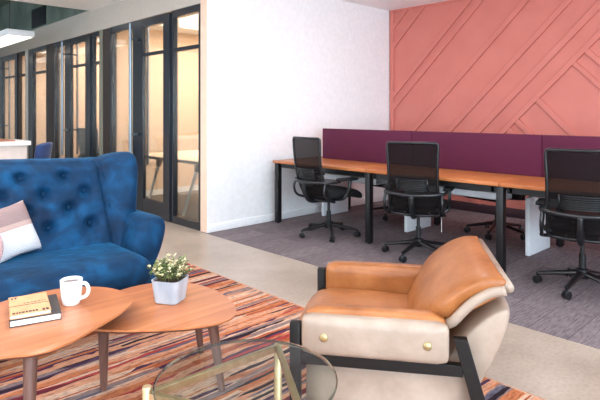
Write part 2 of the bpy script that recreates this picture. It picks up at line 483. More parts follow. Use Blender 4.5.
# glass office front: x = GX.  bulkhead, jambs, mullions, panes, doors
bm = B(); box(bm, (GX, 7.98, ZC+.02), (GX+.1, 17, 3.6))
struct('wall_plenum', bm, 'dark_ceiling', 'grey green wall strip above the far office fronts', 'wall')
bm = B(); box(bm, (GX, WY+.1, 2.52), (GX+.1, 17, ZC+.02))
struct('wall_bulkhead', bm, 'bulkhead', 'beige grey bulkhead above the glass office fronts', 'wall')
ZT = 2.515
def bar(bm, y0, y1, z0, z1, d=.05, o=.0): box(bm, (GX+o-.0, y0, z0), (GX+o+d, y1, z1), .003, 1)
wn = [0]
def window(y0, y1, label, fl=.05, fr=.05, top=.08, bot=.09, transom=2.05, mat='frame'):
    wn[0] += 1
    w = tag(bpy.data.objects.new('window_%d' % wn[0], None), label, 'window', kind='structure'); COL.objects.link(w)
    w.location = (GX, (y0+y1)/2, 0); oy = (y0+y1)/2
    bm = B()
    box(bm, (0, y0-oy, 0), (.06, y0-oy+fr, ZT), .003, 1); box(bm, (0, y1-oy-fl, 0), (.06, y1-oy, ZT), .003, 1)
    box(bm, (.002, y0-oy+fr, ZT-top), (.058, y1-oy-fl, ZT), 0); box(bm, (.002, y0-oy+fr, .0), (.058, y1-oy-fl, bot), 0)
    if transom: box(bm, (.005, y0-oy+fr, transom-.022), (.055, y1-oy-fl, transom+.022), 0)
    obj('window_frame', bm, mat, w)
    bm = B(); box(bm, (.026, y0-oy+fr*.5, bot*.5), (.034, y1-oy-fl*.5, ZT-top*.5))
    obj('glass_pane', bm, 'glass', w)
    return w
dn = [0]
def door(y0, y1, label, sr=.15, sl=.22, hy=None):
    dn[0] += 1
    w = tag(bpy.data.objects.new('door_%d' % dn[0], None), label, 'door', kind='structure'); COL.objects.link(w)
    oy = y1; w.location = (GX, oy, 0)
    bm = B(); X0, X1 = -.02, .03
    box(bm, (X0, y0-oy, .012), (X1, y0-oy+sr, ZT-.01), .003, 1); box(bm, (X0, y1-oy-sl, .012), (X1, y1-oy, ZT-.01), .003, 1)
    box(bm, (X0+.002, y0-oy+sr, 2.40), (X1-.002, y1-oy-sl, ZT-.01), 0); box(bm, (X0+.002, y0-oy+sr, .012), (X1-.002, y1-oy-sl, .22), 0)
    box(bm, (X0+.01, y0-oy+sr, 2.03), (X1-.01, y1-oy-sl, 2.07), 0)
    obj('door_frame', bm, 'frame', w)
    bm = B(); box(bm, (0, y0-oy+sr*.5, .15), (.008, y1-oy-sl*.5, 2.44)); obj('glass_pane', bm, 'glass', w)
    h = (hy if hy else y1-.12)-oy
    bm = B()
    for xs in (-.115, .125): tube(bm, [(xs, h, .62), (xs, h, 2.46)], .021 if xs < 0 else .016, 12)
    for z in (1.03, 2.26): tube(bm, [(-.115, h, z), (.125, h, z)], .015, 8)
    obj('door_handle', bm, 'handle', w)
    return w
def trim(n, y0, y1, mat, label, d0=0, d1=.1):
    bm = B(); box(bm, (GX+d0, y0, 0), (GX+d1, y1, ZT), .003, 1)
    struct('trim_%d' % n, bm, mat, label, 'trim')

bm = B(); box(bm, (GX-.004, WY, 0), (GX+.1, 4.99, ZT), 0); box(bm, (GX-.004, WY, ZT), (GX, WY+.125, ZC), 0)
struct('trim_5', bm, 'end_shade', 'narrow end of the white wall, warm shade painted in peach, beside the glass sidelight', 'trim')
window(4.99, 5.63, 'glass sidelight beside the white wall with an office table behind')
door(5.635, 6.53, 'nearest dark framed glass office door with a long bar pull', hy=6.45)
window(6.535, 7.32, 'tall fixed pane left of the nearest glass door', fr=.09, transom=0)
trim(1, 7.32, 7.56, 'frame_brown', 'nearest dark brown post between two glass offices')
trim(2, 7.56, 7.64, 'frame_olive', 'olive grey jamb beside the nearest dark brown post', -.02, .1)
window(7.645, 7.98, 'narrow glass sidelight right of the second office door')
door(7.985, 8.97, 'second dark framed glass office door with a long bar pull', .18, .2, hy=8.86)
window(8.975, 9.575, 'tall fixed pane left of the second glass door', fr=.1, transom=0)
trim(3, 9.575, 9.93, 'frame_brown', 'second dark brown post between two glass offices')
window(9.935, 10.97, 'third glass office window with a thin pale crossbar', fl=.26, transom=2.05)
trim(4, 10.97, 11.1, 'bulkhead', 'beige jamb beside the third office window', -.02, .1)
window(11.105, 11.62, 'far brown framed sidelight with two crossbars', mat='frame_brown')
door(11.625, 12.95, 'farthest glass office door at the end of the corridor', .16, .3, hy=12.7)
window(12.955, 13.9, 'farthest fixed office pane beyond the third door')
bm = B(); box(bm, (GX, 13.9, 0), (GX+.1, 17, 2.52)); struct('wall_corridor', bm, 'bulkhead', 'beige wall past the farthest office', 'wall')

# offices
bm = B(); box(bm, (5.9, WY+.1, 0), (6.0, 17, 2.62))
struct('wall_office', bm, 'beige_wall', 'warm beige rear wall of the offices', 'wall')
for i, y in enumerate((7.68, 9.82, 12.99)):
    bm = B(); box(bm, (GX+.1, y, 0), (5.9, y+.1, 2.62))
    struct('wall_partition_%d' % (i+1), bm, 'beige_wall', ('warm beige partition behind the nearest glass door', 'warm beige partition behind the second glass door', 'warm beige partition behind the farthest glass door')[i], 'wall')
    bm = B(); box(bm, (GX+.1, y-.012, .003), (5.9, y, .09))
    struct('baseboard_partition_%d' % (i+1), bm, 'white_wall', ('pale baseboard of the nearest office partition', 'pale baseboard of the second office partition', 'pale baseboard of the farthest office partition')[i], 'baseboard')
bm = B(); box(bm, (5.888, WY+.1, .003), (5.9, 7.66, .09)); struct('baseboard_office', bm, 'white_wall', 'pale baseboard on the rear wall of the nearest office', 'baseboard')

# ------------------------------------------------------------------ rug
bm = B(); box(bm, (-2.2, -2.2, .0), (2.2, 1.75, .006), 0, mi=0)
for a, b in (((2.2, -2.2), (2.214, 1.75)), ((-2.214, -2.2), (-2.2, 1.75)), ((-2.214, 1.75), (2.214, 1.764)), ((-2.214, -2.214), (2.214, -2.2))):
    box(bm, (a[0], a[1], 0), (b[0], b[1], .0065), .002, 1, mi=1)
tag(obj('area_rug', bm, ['rug', 'rug_edge'], loc=(.256, 2.35, 0.0005)), 'multicoloured striped rug under the coffee tables and leather armchair', 'rug')

# ------------------------------------------------------------------ sofa
SX, SY = .785, 3.4
sofa = thing('sofa', 'blue velvet wingback sofa with button tufted back', 'sofa', (SX, SY, 0))
HW = .82
def yfront(z): return .10+.5*(z-.43)            # front surface of the backrest, local y
rowsz = [.877, .77, .672, .562]
buttons = []
for i, z in enumerate(rowsz):
    xs = [-.546+.2725*k for k in range(5)] if i % 2 == 0 else [-.665+.2655*k for k in range(6)]
    for x in xs: buttons.append((x, z))
bm = B()
nx, nz = 120, 52
Z0, Z1 = .36, .965
def backpt(u, w):
    x = -HW-.02+(2*HW+.04)*u; z = Z0+(Z1-Z0)*w
    y = yfront(z)
    d = 0
    for bx_, bz_ in buttons:
        q = math.hypot(x-bx_, (z-bz_)*1.1)
        d += .07*math.exp(-(q/.042)**2)
    # soft folds linking the buttons along the diagonals
    a = (x+.546)/.2725; c = (z-.877)/.205
    d += .008*(abs(math.sin(PI*(a+c)))**.6*0-.0) + .009*(1-abs(math.sin(PI*(a+c)))**.5) + .009*(1-abs(math.sin(PI*(a-c)))**.5)
    d += .035*math.exp(-((abs(x)-HW+.03)/.018)**2)
    edge = min(1, (1-w)/.10)
    y += d-.03+.05*(1-math.sin(edge*PI/2))
    z2 = z+.012*math.cos(2*u*PI-PI)*w
    return Vector((x, y, z2))
rows = []
for j in range(nz+1):
    rows.append([backpt(i/nx, j/nz) for i in range(nx+1)])
# roll over the top and down the back
top = rows[-1]
for k in range(1, 7):
    a = k/6*PI/2
    rows.append([p+Vector((0, .07*(1-math.cos(a))+.02*k/6, .028*math.sin(a))) for p in top])
last = rows[-1]
for k in range(1, 5):
    rows.append([p+Vector((0, -.0*k, -(p.z-.2)*k/4)) for p in last])
vs = [[bm.verts.new(p) for p in r] for r in rows]
for A, C in zip(vs, vs[1:]):
    for i in range(nx): bm.faces.new([A[i], A[i+1], C[i+1], C[i]])
for side in (0, nx):
    bm.faces.new([r[side] for r in vs])
bm.faces.new(vs[0]+vs[-1][::-1])
back = obj('backrest', bm, 'velvet', sofa, sharp=60)
for bx_, bz_ in buttons:
    b2 = B(); pad(b2, (.024, .014, .024), .0069, 4)
    obj('button', b2, 'velvet', back, loc=(bx_, yfront(bz_)+.030, bz_))

def wing(s):
    rings = []
    for k in range(11):
        t = k/10; z = .30+t*.70
        f = yfront(z)
        tipx = .92+.08*t; tipy = .13+.07*t
        if t > .85: tipy += (t-.85)*.5
        ox, oy = 1.02+.045*t, f+.05
        pts = [(HW-.022, f+.01), (HW-.005, f-.03), (HW+.07, f-.058), (tipx-.03, tipy-.01), (tipx+.03, tipy), (tipx+.055, tipy+.06), (ox, (tipy+oy)/2+.09), (ox-.03, f+.14), (HW+.06, f+.17), (HW-.02, f+.15)]
        zz = z
        zo = [0, .004, .008, .03, .04, .036, .02, .01, .0, 0]
        if k == 10: 
            c = Vector((sum(p[0] for p in pts)/10, sum(p[1] for p in pts)/10))
            pts = [tuple(c+(Vector(p)-c)*.86) for p in pts]; zz = z+.004
        rings.append([(s*x, y, zz+zo[i]*t*t) for i, (x, y) in enumerate(pts)])
    b = B(); loft(b, rings); return b
for s in (-1, 1): obj('wing', wing(s), 'velvet', sofa, sharp=180, sub=2)
def arm(s):
    rings = []
    for k in range(9):
        t = k/8; y = .46-t*.60
        zt = .605-.012*t; fl = .0+.03*t
        pts = [(HW-.02, .20), (HW-.02+fl*.3, .40), (HW+.04+fl, zt-.03), (HW+.10+fl, zt+.005), (HW+.20+fl, zt+.004), (HW+.245+fl, zt-.03), (HW+.225+fl*.5, .40), (HW+.14, .20), (HW+.08, .15), (HW, .15)]
        if k == 8:
            c = (HW+.1, .37); pts = [(c[0]+(x-c[0])*.9, c[1]+(z-c[1])*.92) for x, z in pts]
        rings.append([(s*x, y, z) for x, z in pts])
    b = B(); loft(b, rings); return b
for s in (-1, 1): obj('arm', arm(s), 'velvet', sofa, sharp=180, sub=2)
bm = B()
def seatfn(p):
    p = p.copy(); fr = max(0, (-p.y-.10)/.2)
    p.z += -.012*fr*fr
    return p
pad(bm, (2*HW-.01, .66, .185), .075, 26, (0, .03, .022), seatfn, Matrix.Translation((0, -.10, .340)))
obj('seat_cushion', bm, 'velvet', sofa, sharp=180)
bm = B(); box(bm, (-HW-.12, -.33, .13), (HW+.12, .42, .26), .03, 3); obj('base', bm, 'velvet', sofa)
for x in (-.8, .8):
    for y in (-.25, .36):
        b = B(); tube(b, [(x*1.03, y*1.05, .0125), (x, y, .14)], [.014, .024], 12); obj('leg', b, 'leg_wood', sofa)

# pillows on the sofa
def pillow(name, size, mat, label, loc, rot, corner=.07, cut=0, cat='cushion', rounds=False):
    b = B(); n = 26; t = bmesh.new(); h = size/2
    for sgn in (1, -1):
        g = []
        for i in range(n+1):
            row = []
            for j in range(n+1):
                u, v = -1+2*i/n, -1+2*j/n
                if rounds:
                    x, z = u*math.sqrt(1-v*v/2), v*math.sqrt(1-u*u/2); e = max(0, 1-(x*x+z*z)); th = e**.5
                else:
                    pin = 1-.10*(1-u*u)*abs(v)**3; pin2 = 1-.10*(1-v*v)*abs(u)**3
                    x, z = u*pin2, v*pin; th = ((1-u**4)*(1-v**4))**.6
                row.append(t.verts.new((x*h, -sgn*corner*th, z*h)))
            g.append(row)
        for i in range(n):
            for j in range(n): t.faces.new([g[i][j], g[i+1][j], g[i+1][j+1], g[i][j+1]])
    bmesh.ops.remove_doubles(t, verts=t.verts, dist=.0005)
    merge(b, t)
    return tag(obj(name, b, mat, sharp=180, loc=loc, rot=rot), label, cat)
pillow('throw_pillow', .33, 'pillow', 'square knit pillow in beige and white bands on the blue sofa', (.928, 3.478, .602), (R(-25), R(-4), R(27)), .055)
pillow('throw_pillow', .32, 'pink', 'round fuzzy pink cushion in front of the banded pillow', (.675, 3.235, .592), (R(-26), 0, R(10)), .06, rounds=True)

# ------------------------------------------------------------------ coffee tables
def nest_table(name, outline, z, label, legs, cat='table'):
    cx = sum(p[0] for p in outline)/len(outline); cy = sum(p[1] for p in outline)/len(outline)
    t = thing(name, label, cat, (cx, cy, 0))
    pts = smooth_closed([(x-cx, y-cy) for x, y in outline], 6)
    b = B(); prism(b, pts, z-.008, z, .003, 2); tp = obj('tabletop', b, 'table_wood', t)
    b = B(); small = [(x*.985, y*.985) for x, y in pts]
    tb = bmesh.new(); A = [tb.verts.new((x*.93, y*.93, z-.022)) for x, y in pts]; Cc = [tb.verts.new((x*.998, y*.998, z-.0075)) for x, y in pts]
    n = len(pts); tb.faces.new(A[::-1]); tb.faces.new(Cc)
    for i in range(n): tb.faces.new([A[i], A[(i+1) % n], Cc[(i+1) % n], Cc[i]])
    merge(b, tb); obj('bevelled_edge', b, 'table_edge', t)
    for (fx, fy), (hx, hy) in legs:
        b = B(); tube(b, [(fx-cx, fy-cy, .0105), (hx-cx, hy-cy, z-.02)], [.0155, .0265], 16)
        obj('leg', b, 'leg_wood', t)
    return t
nest_table('coffee_table', [(.53, 2.075), (.635, 2.018), (.75, 2.038), (.88, 2.105), (1.015, 2.185), (1.105, 2.27), (1.145, 2.39), (1.10, 2.56), (.97, 2.675), (.80, 2.70), (.6, 2.66), (.38, 2.585), (.16, 2.48), (.03, 2.34), (.06, 2.22), (.22, 2.14), (.38, 2.12)], .45,
           'taller walnut coffee table holding the mug and books', [((.615, 2.085), (.64, 2.14)), ((.12, 2.3), (.16, 2.32)), ((.56, 2.6), (.57, 2.56))])
nest_table('coffee_table', [(1.50, 2.01), (1.42, 1.948), (1.32, 1.955), (1.20, 2.012), (1.085, 2.098), (.975, 2.20), (.90, 2.32), (.90, 2.45), (.99, 2.57), (1.15, 2.64), (1.32, 2.668), (1.46, 2.625), (1.56, 2.51), (1.592, 2.34), (1.565, 2.15)], .38,
           'lower walnut coffee table holding the potted plant', [((1.448, 2.052), (1.405, 2.075)), ((1.595, 2.455), (1.535, 2.425)), ((1.047, 2.434), (1.03, 2.40))])

# mug
mug = thing('coffee_mug', 'white ceramic mug of coffee on the taller walnut table', 'mug', (.898, 2.435, .4505), R(-48))
mug.scale = (1.1, 1.1, 1.1)
b = B(); lathe(b, [(.001, 0), (.030, 0), (.034, .004), (.0385, .03), (.042, .07), (.0435, .098), (.0435, .1005), (.0415, .1015), (.0395, .1), (.038, .07), (.034, .03), (.028, .010), (.001, .008)], 40)
obj('cup', b, 'ceramic', mug)
b = B(); tube(b, spline([(.040, 0, .086), (.062, 0, .084), (.073, 0, .062), (.064, 0, .036), (.037, 0, .024)], 6), .0062, 10, flat=1.2)
obj('handle', b, 'ceramic', mug)
b = B(); lathe(b, [(.0001, .087), (.0385, .0870), (.0388, .0875), (.0001, .0876)], 32); obj('coffee', b, 'coffee', mug)

# books
brz = math.atan2(2.602-2.315, .684-.609)-PI/2
def book(name, cx, cy, z, w, d, h, rz, cover, label):
    t = thing(name, label, 'book', (cx, cy, z), rz)
    b = B(); box(b, (-w/2, -d/2, 0), (w/2, d/2, .003), .001, 1); box(b, (-w/2, -d/2, h-.003), (w/2, d/2, h), .001, 1); box(b, (-w/2, -d/2, 0), (-w/2+.003, d/2, h), .001, 1)
    obj('cover', b, cover, t)
    b = B(); box(b, (-w/2+.003, -d/2+.004, .003), (w/2-.004, d/2-.004, h-.003)); obj('pages', b, 'paper', t)
    return t
b1 = book('book', .742, 2.430, .4505, .19, .26, .028, brz, 'book_black', 'black covered book with white pages at the bottom of the stack')
b2 = book('book', .722, 2.436, .4792, .152, .245, .016, brz+.02, 'book_tan', 'tan covered book with dark print on top of the black book')
b = B(); zz = .0162
def mk(x0, x1, y0, y1): box(b, (x0, y0, zz-.0004), (x1, y1, zz+.0003))
for x in (-.066, -.052): # opening marks, a rule, a line of words and a lower line
    mk(x, x+.008, .085, .108)
mk(-.074, .078, -.012, -.006)
rr = random.Random(3)
x = -.02
while x < .066:
    w = rr.uniform(.006, .014); mk(x, x+w, .012, .02); x += w+.004
x = -.066
while x < .03:
    w = rr.uniform(.005, .012); mk(x, x+w, -.108, -.090); x += w+.003
for x in (.044, .058): mk(x, x+.010, -.112, -.088)
obj('lettering', b, 'ink', b2)
# planter
PX, PY = 1.345, 2.345
pot = thing('potted_plant', 'pale concrete planter with a small leafy variegated plant', 'plant', (PX, PY, .3805), R(32))
b = B()
def rsq(h, r, z, n=5):
    out = []
    for cxs, cys, a0 in ((1, 1, 0), (-1, 1, 90), (-1, -1, 180), (1, -1, 270)):
        for k in range(n+1):
            a = R(a0+90*k/n); out.append((cxs*(h-r)+r*math.cos(a), cys*(h-r)+r*math.sin(a), z))
    return out
rings = [rsq(.058, .026, 0), rsq(.062, .028, .004), rsq(.074, .032, .108), rsq(.075, .032, .112), rsq(.069, .027, .112), rsq(.067, .026, .095)]
loft(b, rings); obj('pot', b, 'concrete_pot', pot, sharp=30)
b = B(); prism(b, [(x, y) for x, y, z in rsq(.0672, .026, 0)], .0955, .1005); obj('soil', b, 'soil', pot)
rp = random.Random(11); sb = B(); fb = B()
def leaf(p, d, up, L, W, mi):
    s = d.cross(up)
    if s.length < 1e-3: s = Vector((1, 0, 0))
    s.normalize(); u = s.cross(d).normalized()
    v = [p, p+d*L*.35+s*W*.5+u*.002, p+d*L*.75+s*W*.42+u*.002, p+d*L, p+d*L*.75-s*W*.42+u*.002, p+d*L*.35-s*W*.5+u*.002, p+d*L*.5-u*.002]
    q = [fb.verts.new(x) for x in v]
    for a, c in ((0, 1), (1, 2), (2, 3), (3, 4), (4, 5), (5, 0)): fb.faces.new([q[6], q[a], q[c]]).material_index = mi
for i in range(56):
    a = rp.uniform(0, 2*PI); rad = .058*math.sqrt(rp.random())
    base = Vector((rad*math.cos(a), rad*math.sin(a), .099))
    out = Vector((math.cos(a), math.sin(a), 0))*(.25+rad/.058*.75)
    H = rp.uniform(.05, .13)*(1.15-.5*rad/.058)
    tip = base+out*rp.uniform(.02, .06)+Vector((rp.uniform(-.015, .015), rp.uniform(-.015, .015), H))
    mid = (base+tip)/2+Vector((0, 0, .01))
    tube(sb, [base, mid, tip], [.0016, .0013, .0008], 5)
    pale = rp.random() < .5
    for k in range(11):
        t = .25+.75*k/10
        p = base.lerp(mid, t*2) if t < .5 else mid.lerp(tip, t*2-1)
        an = k*2.4+rp.random(); d = Vector((math.cos(an), math.sin(an), rp.uniform(-.1, .9))).normalized()
        mi = 2 if (pale and t > .55 and rp.random() < .8) else (1 if rp.random() < .55 else 0)
        leaf(p, d, Vector((0, 0, 1)), rp.uniform(.015, .024), rp.uniform(.009, .014), mi)
obj('stems', sb, 'stem', pot); obj('foliage', fb, ['leaf_dark', 'leaf_mid', 'leaf_pale'], pot, sharp=180)

# ------------------------------------------------------------------ glass side table
A_, B_, C_ = (.749, 1.439), (1.239, 1.415), (.976, 1.0)
gx_, gy_ = .997, 1.283
gt = thing('glass_side_table', 'round glass side table on a brass three legged frame', 'table', (gx_, gy_, 0))
posts = [(p[0]-gx_, p[1]-gy_) for p in (A_, B_, C_)]
GZ = .492
for i, (x, y) in enumerate(posts):
    b = B(); tube(b, [(x, y, .0072), (x, y, GZ-.004+(.014 if i == 0 else 0)), (x, y, GZ-.001+(.014 if i == 0 else 0))], [.0145, .0145, .0125], 18); obj('leg', b, 'brass', gt)
b = B()
for i in range(3):
    p, q = Vector(posts[i]), Vector(posts[(i+1) % 3]); d = (q-p).normalized()
    ang = math.atan2(d.y, d.x); m = Matrix.Translation(((p.x+q.x)/2, (p.y+q.y)/2, GZ-.014)) @ Matrix.Rotation(ang, 4, 'Z')
    L = (q-p).length/2-.012
    box(b, (-L, -.009, -.011), (L, .009, .011), .002, 1, mat=m)
obj('rail', b, 'brass', gt)
b = B(); n = 72; RG = .277
lathe(b, [(.0001, GZ), (RG-.002, GZ)], n); t0 = len(b.faces)
b.free(); b = B()
top_ = [b.verts.new(((RG-.004)*math.cos(2*PI*j/n), (RG-.004)*math.sin(2*PI*j/n), GZ+.012)) for j in range(n)]
b.faces.new(top_)
gl = obj('glass_top', b, 'table_glass', gt)
b = B()
prof = [(RG-.004, .012), (RG-.001, .0105), (RG, .006), (RG-.001, .0015), (RG-.004, 0)]
rg = [[b.verts.new((r*math.cos(2*PI*j/n), r*math.sin(2*PI*j/n), GZ+z)) for j in range(n)] for r, z in prof]
for A2, C2 in zip(rg, rg[1:]):
    for j in range(n): b.faces.new([A2[j], A2[(j+1) % n], C2[(j+1) % n], C2[j]])
obj('glass_edge', b, 'glass_rim', gl)

# ------------------------------------------------------------------ leather armchair (faces local +x)
ac = thing('armchair', 'cognac and taupe leather armchair, daylight painted on its outside, with black frame and brass studs', 'armchair', (1.715+.588*.42, 1.73-.809*.42, 0), R(126))
FX = .42   # front legs at local x = .42
for s in (1, -1):
    b = B(); box(b, (FX-.02, s*.365-.019, 0.0075), (FX+.022, s*.365+.019, .492), .004, 2); obj('front_leg', b, 'black_wood', ac)
    b = B()
    m = Matrix(((1, 0, 0, 0), (0, 0, -1, s*.365+.019), (0, 1, 0, 0), (0, 0, 0, 1)))
    prism(b, [(-.175, .475), (-.225, .475), (-.36, 0.0075), (-.305, 0.0075)], 0, .038, .003, 1, mat=m); obj('rear_leg', b, 'black_wood', ac)
    b = B(); box(b, (-.21, s*.365-.017, .335), (FX-.02, s*.365+.017, .378), .003, 1); obj('side_rail', b, 'black_wood', ac)
    # arm: inner pad and outer panel
    b = B(); pad(b, (.545, .10, .17), .036, 12, (0, .006, .006), None, Matrix.Translation((.118, s*.312, .456)))
    am = obj('arm', b, 'cognac', ac, sharp=180)
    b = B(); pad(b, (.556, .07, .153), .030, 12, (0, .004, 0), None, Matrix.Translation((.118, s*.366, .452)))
    pn = obj('outer_panel', b, 'lightwashed', am, sharp=180)
    for x in (.305, -.08):
        b = B(); lathe(b, [(.0001, .006), (.010, .006), (.014, .0035), (.0165, 0), (.0165, -.004), (.0001, -.004)], 20)
        obj('stud', b, 'brass_dull', am, loc=(x, s*.4035, .452 if x > 0 else .450), rot=(R(-90*s), 0, 0))
b = B(); box(b, (FX-.02, -.35, .33), (FX+.012, .35, .39), .003, 1); obj('front_rail', b, 'black_wood', ac)
b = B()
def seatw(p):
    p = p.copy(); p.z += .10*(p.x)*.30-.1*max(0,(p.x-.2))*2; return p
pad(b, (.60, .52, .17), .06, 18, (.02, 0, .03), seatw, Matrix.Translation((.155, 0, .345)))
obj('seat_cushion', b, 'cognac', ac, sharp=180)
b = B(); pad(b, (.66, .66, .20), .03, 8, (0, 0, 0), None, Matrix.Translation((.065, 0, .245))); obj('seat_base', b, 'lightwashed', ac, sharp=180)
# back cushion: swept profile in x-z, widening at the top
prof_f = [(-.005, .34), (-.02, .41), (-.058, .49), (-.118, .572), (-.198, .648), (-.288, .694), (-.362, .700)]
def backsec(y, pull):
    front = spline([(x, 0, z) for x, z in prof_f], 4)
    n = len(front); pts = [(p.x, p.z) for p in front]
    rearp = []
    for i, (x, z) in enumerate(pts):
        a = pts[max(0, i-1)]; c = pts[min(n-1, i+1)]
        dx, dz = c[0]-a[0], c[1]-a[1]; l = math.hypot(dx, dz)
        nx_, nz_ = -dz/l, dx/l
        th = .115-.06*(i/(n-1))**1.5
        rearp.append((x+(nx_ if nx_ < 0 else nx_)*th, z-abs(nz_)*th*0+ (nz_*th if nz_ < 0 else -abs(nz_)*th*.9)))
    ring = pts+rearp[::-1]
    cxm = sum(p[0] for p in ring)/len(ring); czm = sum(p[1] for p in ring)/len(ring)
    return [(cxm+(x-cxm)*pull, czm+(z-czm)*pull) for x, z in ring] if pull != 1 else ring
fr0 = [(p.x, p.z) for p in spline([(x, 0, z) for x, z in prof_f], 4)]
def back_loft(rear=False):
    b = B(); rings = []
    ys = [-1, -.97, -.9, -.75, -.5, -.25, 0, .25, .5, .75, .9, .97, 1]
    for u in ys:
        pull = 1-.10*max(0, (abs(u)-.9)/.1)
        ring = backsec(0, 1)
        h = len(ring)//2
        out = []
        for k, (x, z) in enumerate(ring):
            i = k if k < h else len(ring)-1-k
            f = i/(h-1)
            zc_ = fr0[i][1]; q_ = max(0, min(1, (zc_-.50)/.09)); half = .262+.10*q_*q_*(3-2*q_)
            if k >= h: half -= .015
            e = 1-u*u
            # soft crown on the front face
            cr = .022*(1-abs(u)**4)*math.sin(PI*min(1, f*.9+.05)) if k < h else 0
            sx = .012*max(0, (abs(u)-.9)/.1)
            out.append((x+cr*.75-(sx if k < h else 0), u*half, z+cr*.6-sx*.6))
        rings.append(out)
    loft(b, rings); return b
obj('back_cushion', back_loft(), 'cognac', ac, sharp=180, sub=1)
# shell behind the cushion
b = B(); rings = []
shell = [(-.05, .15), (-.095, .28), (-.17, .42), (-.255, .52), (-.325, .575), (-.365, .588)]
shr = [(-.405, .575), (-.395, .50), (-.35, .38), (-.29, .26), (-.24, .15)]
for u in (-1, -.96, -.8, -.4, 0, .4, .8, .96, 1):
    k = .03*max(0, (abs(u)-.8)/.2)
    ring = [(x-k*.5, u*(.30+.05*max(0, (z-.2)/.5)), z-k*.3) for x, z in shell]+[(x+k, u*(.30+.05*max(0, (z-.2)/.5)), z-k*.5) for x, z in shr]
    rings.append(ring)
loft(b, rings); obj('back_shell', b, 'lightwashed', ac, sharp=180, sub=2)
# piping in the light-washed leather where the cushion lip wraps over the shell
b = B()
fr = spline([(x, 0, z) for x, z in prof_f], 4); n = len(fr)
sec = backsec(0, 1)
for s in (1, -1):
    pts = []
    for i in range(5, n):
        q_ = max(0, min(1, (fr[i].z-.50)/.09)); g = .80
        rx, rz_ = sec[len(sec)-1-i]
        pts.append((fr[i].x+(rx-fr[i].x)*g, s*(.262+.10*q_*q_*(3-2*q_)-.012), fr[i].z+(rz_-fr[i].z)*g))
    tube(b, pts, .019, 10)
pts = [(fr[-1].x-.012, y*.352, fr[-1].z-.034) for y in (-1, -.5, 0, .5, 1)]
tube(b, pts, .019, 10)
obj('cushion_border', b, 'lightwashed', ac, sharp=180)

# ------------------------------------------------------------------ desks
DX0, DXM, DX1, DZ = 4.085, 4.75, 5.45, .745
ylegs = [4.73, 3.355, 1.99, .62]; yends = [4.765, 3.36, 1.985, .6]
names_front = ['front desk nearest the white wall with an orange brown top', 'middle front desk with an orange brown top and dark post', 'front desk at the right edge behind the office chair']
names_rear = ['rear desk by the white wall behind the first purple screen', 'middle rear desk behind the second purple screen', 'rear desk at the far right behind the purple screens']
def desk(i, front):
    y1, y0 = yends[i], yends[i+1]; oy = (y0+y1)/2
    sx = 1 if front else -1; ox = DX0 if front else DX1
    t = thing('desk', (names_front if front else names_rear)[i], 'desk', (ox, oy, .004), 0 if front else PI, 'bench desks')
    W = DXM-DX0-.012; h = (y1-y0)/2-.002; z = DZ-.004
    b = B(); box(b, (0, -h, z-.028), (W, h, z), .003, 2); obj('desktop', b, 'desk_wood', t)
    b = B(); box(b, (.06, -h+.06, z-.085), (.10, h-.06, z-.029), .003, 1); box(b, (W-.06, -h+.06, z-.085), (W-.02, h-.06, z-.029), .003, 1)
    for yy in (-h+.04, h-.09): box(b, (.06, yy, z-.085), (W, yy+.05, z-.029), .003, 1)
    obj('frame', b, 'black_metal', t)
    def leg(ywl):
        yy = (ywl-oy)*(1 if front else -1)
        b = B(); box(b, (.03, yy-.03, .012), (.09, yy+.03, z-.029), .004, 2)
        tube(b, [(.06, yy, 0), (.06, yy, .014)], .018, 10)
        obj('leg', b, 'black_metal', t)
    leg(ylegs[i]-.0 if i == 0 else ylegs[i])
    if i == 2: leg(.66)
    b = B(); box(b, (W-.30, -h+.14, .54), (W-.10, h-.14, .545), .0); box(b, (W-.30, -h+.14, .54), (W-.295, h-.14, .60)); box(b, (W-.105, -h+.14, .54), (W-.10, h-.14, .60))
    for yy in (-h+.25, h-.27): box(b, (W-.12, yy, .59), (W-.1, yy+.02, z-.029))
    obj('cable_tray', b, 'white_lam', t)
    b = B(); box(b, (W-.28, -.25, .546), (W-.15, .25, .585), .01, 2); obj('power_strip', b, 'black_plastic', t)
    return t
for i in range(3): desk(i, True); desk(i, False)
# white panel legs carrying the middle of the bench
plab = ['white panel under the desks by the white wall', 'white panel under the middle desks behind the second office chair', 'white panel under the desks beside the rightmost office chair']
for i, y in enumerate((4.66, 3.40, 2.07)):
    b = B(); box(b, (4.83, y-.02, .004), (5.30, y+.02, .535), .004, 2)
    tag(obj('support_panel', b, 'white_lam'), plab[i], 'panel', 'white panels under the desks')
slab = ['purple desk screen nearest the white wall', 'purple desk screen behind the second office chair', 'purple desk screen above the rightmost desk']
for i, (a, c) in enumerate(((4.57, 3.262), (3.257, 1.905), (1.90, .56))):
    t = thing('desk_screen', slab[i], 'screen', (DXM, (a+c)/2, DZ), 0, 'purple desk screens'); h = (a-c)/2
    b = B(); box(b, (-.016, -h, .0005), (.016, h, 1.114-DZ), .004, 2); obj('panel', b, 'purple', t)

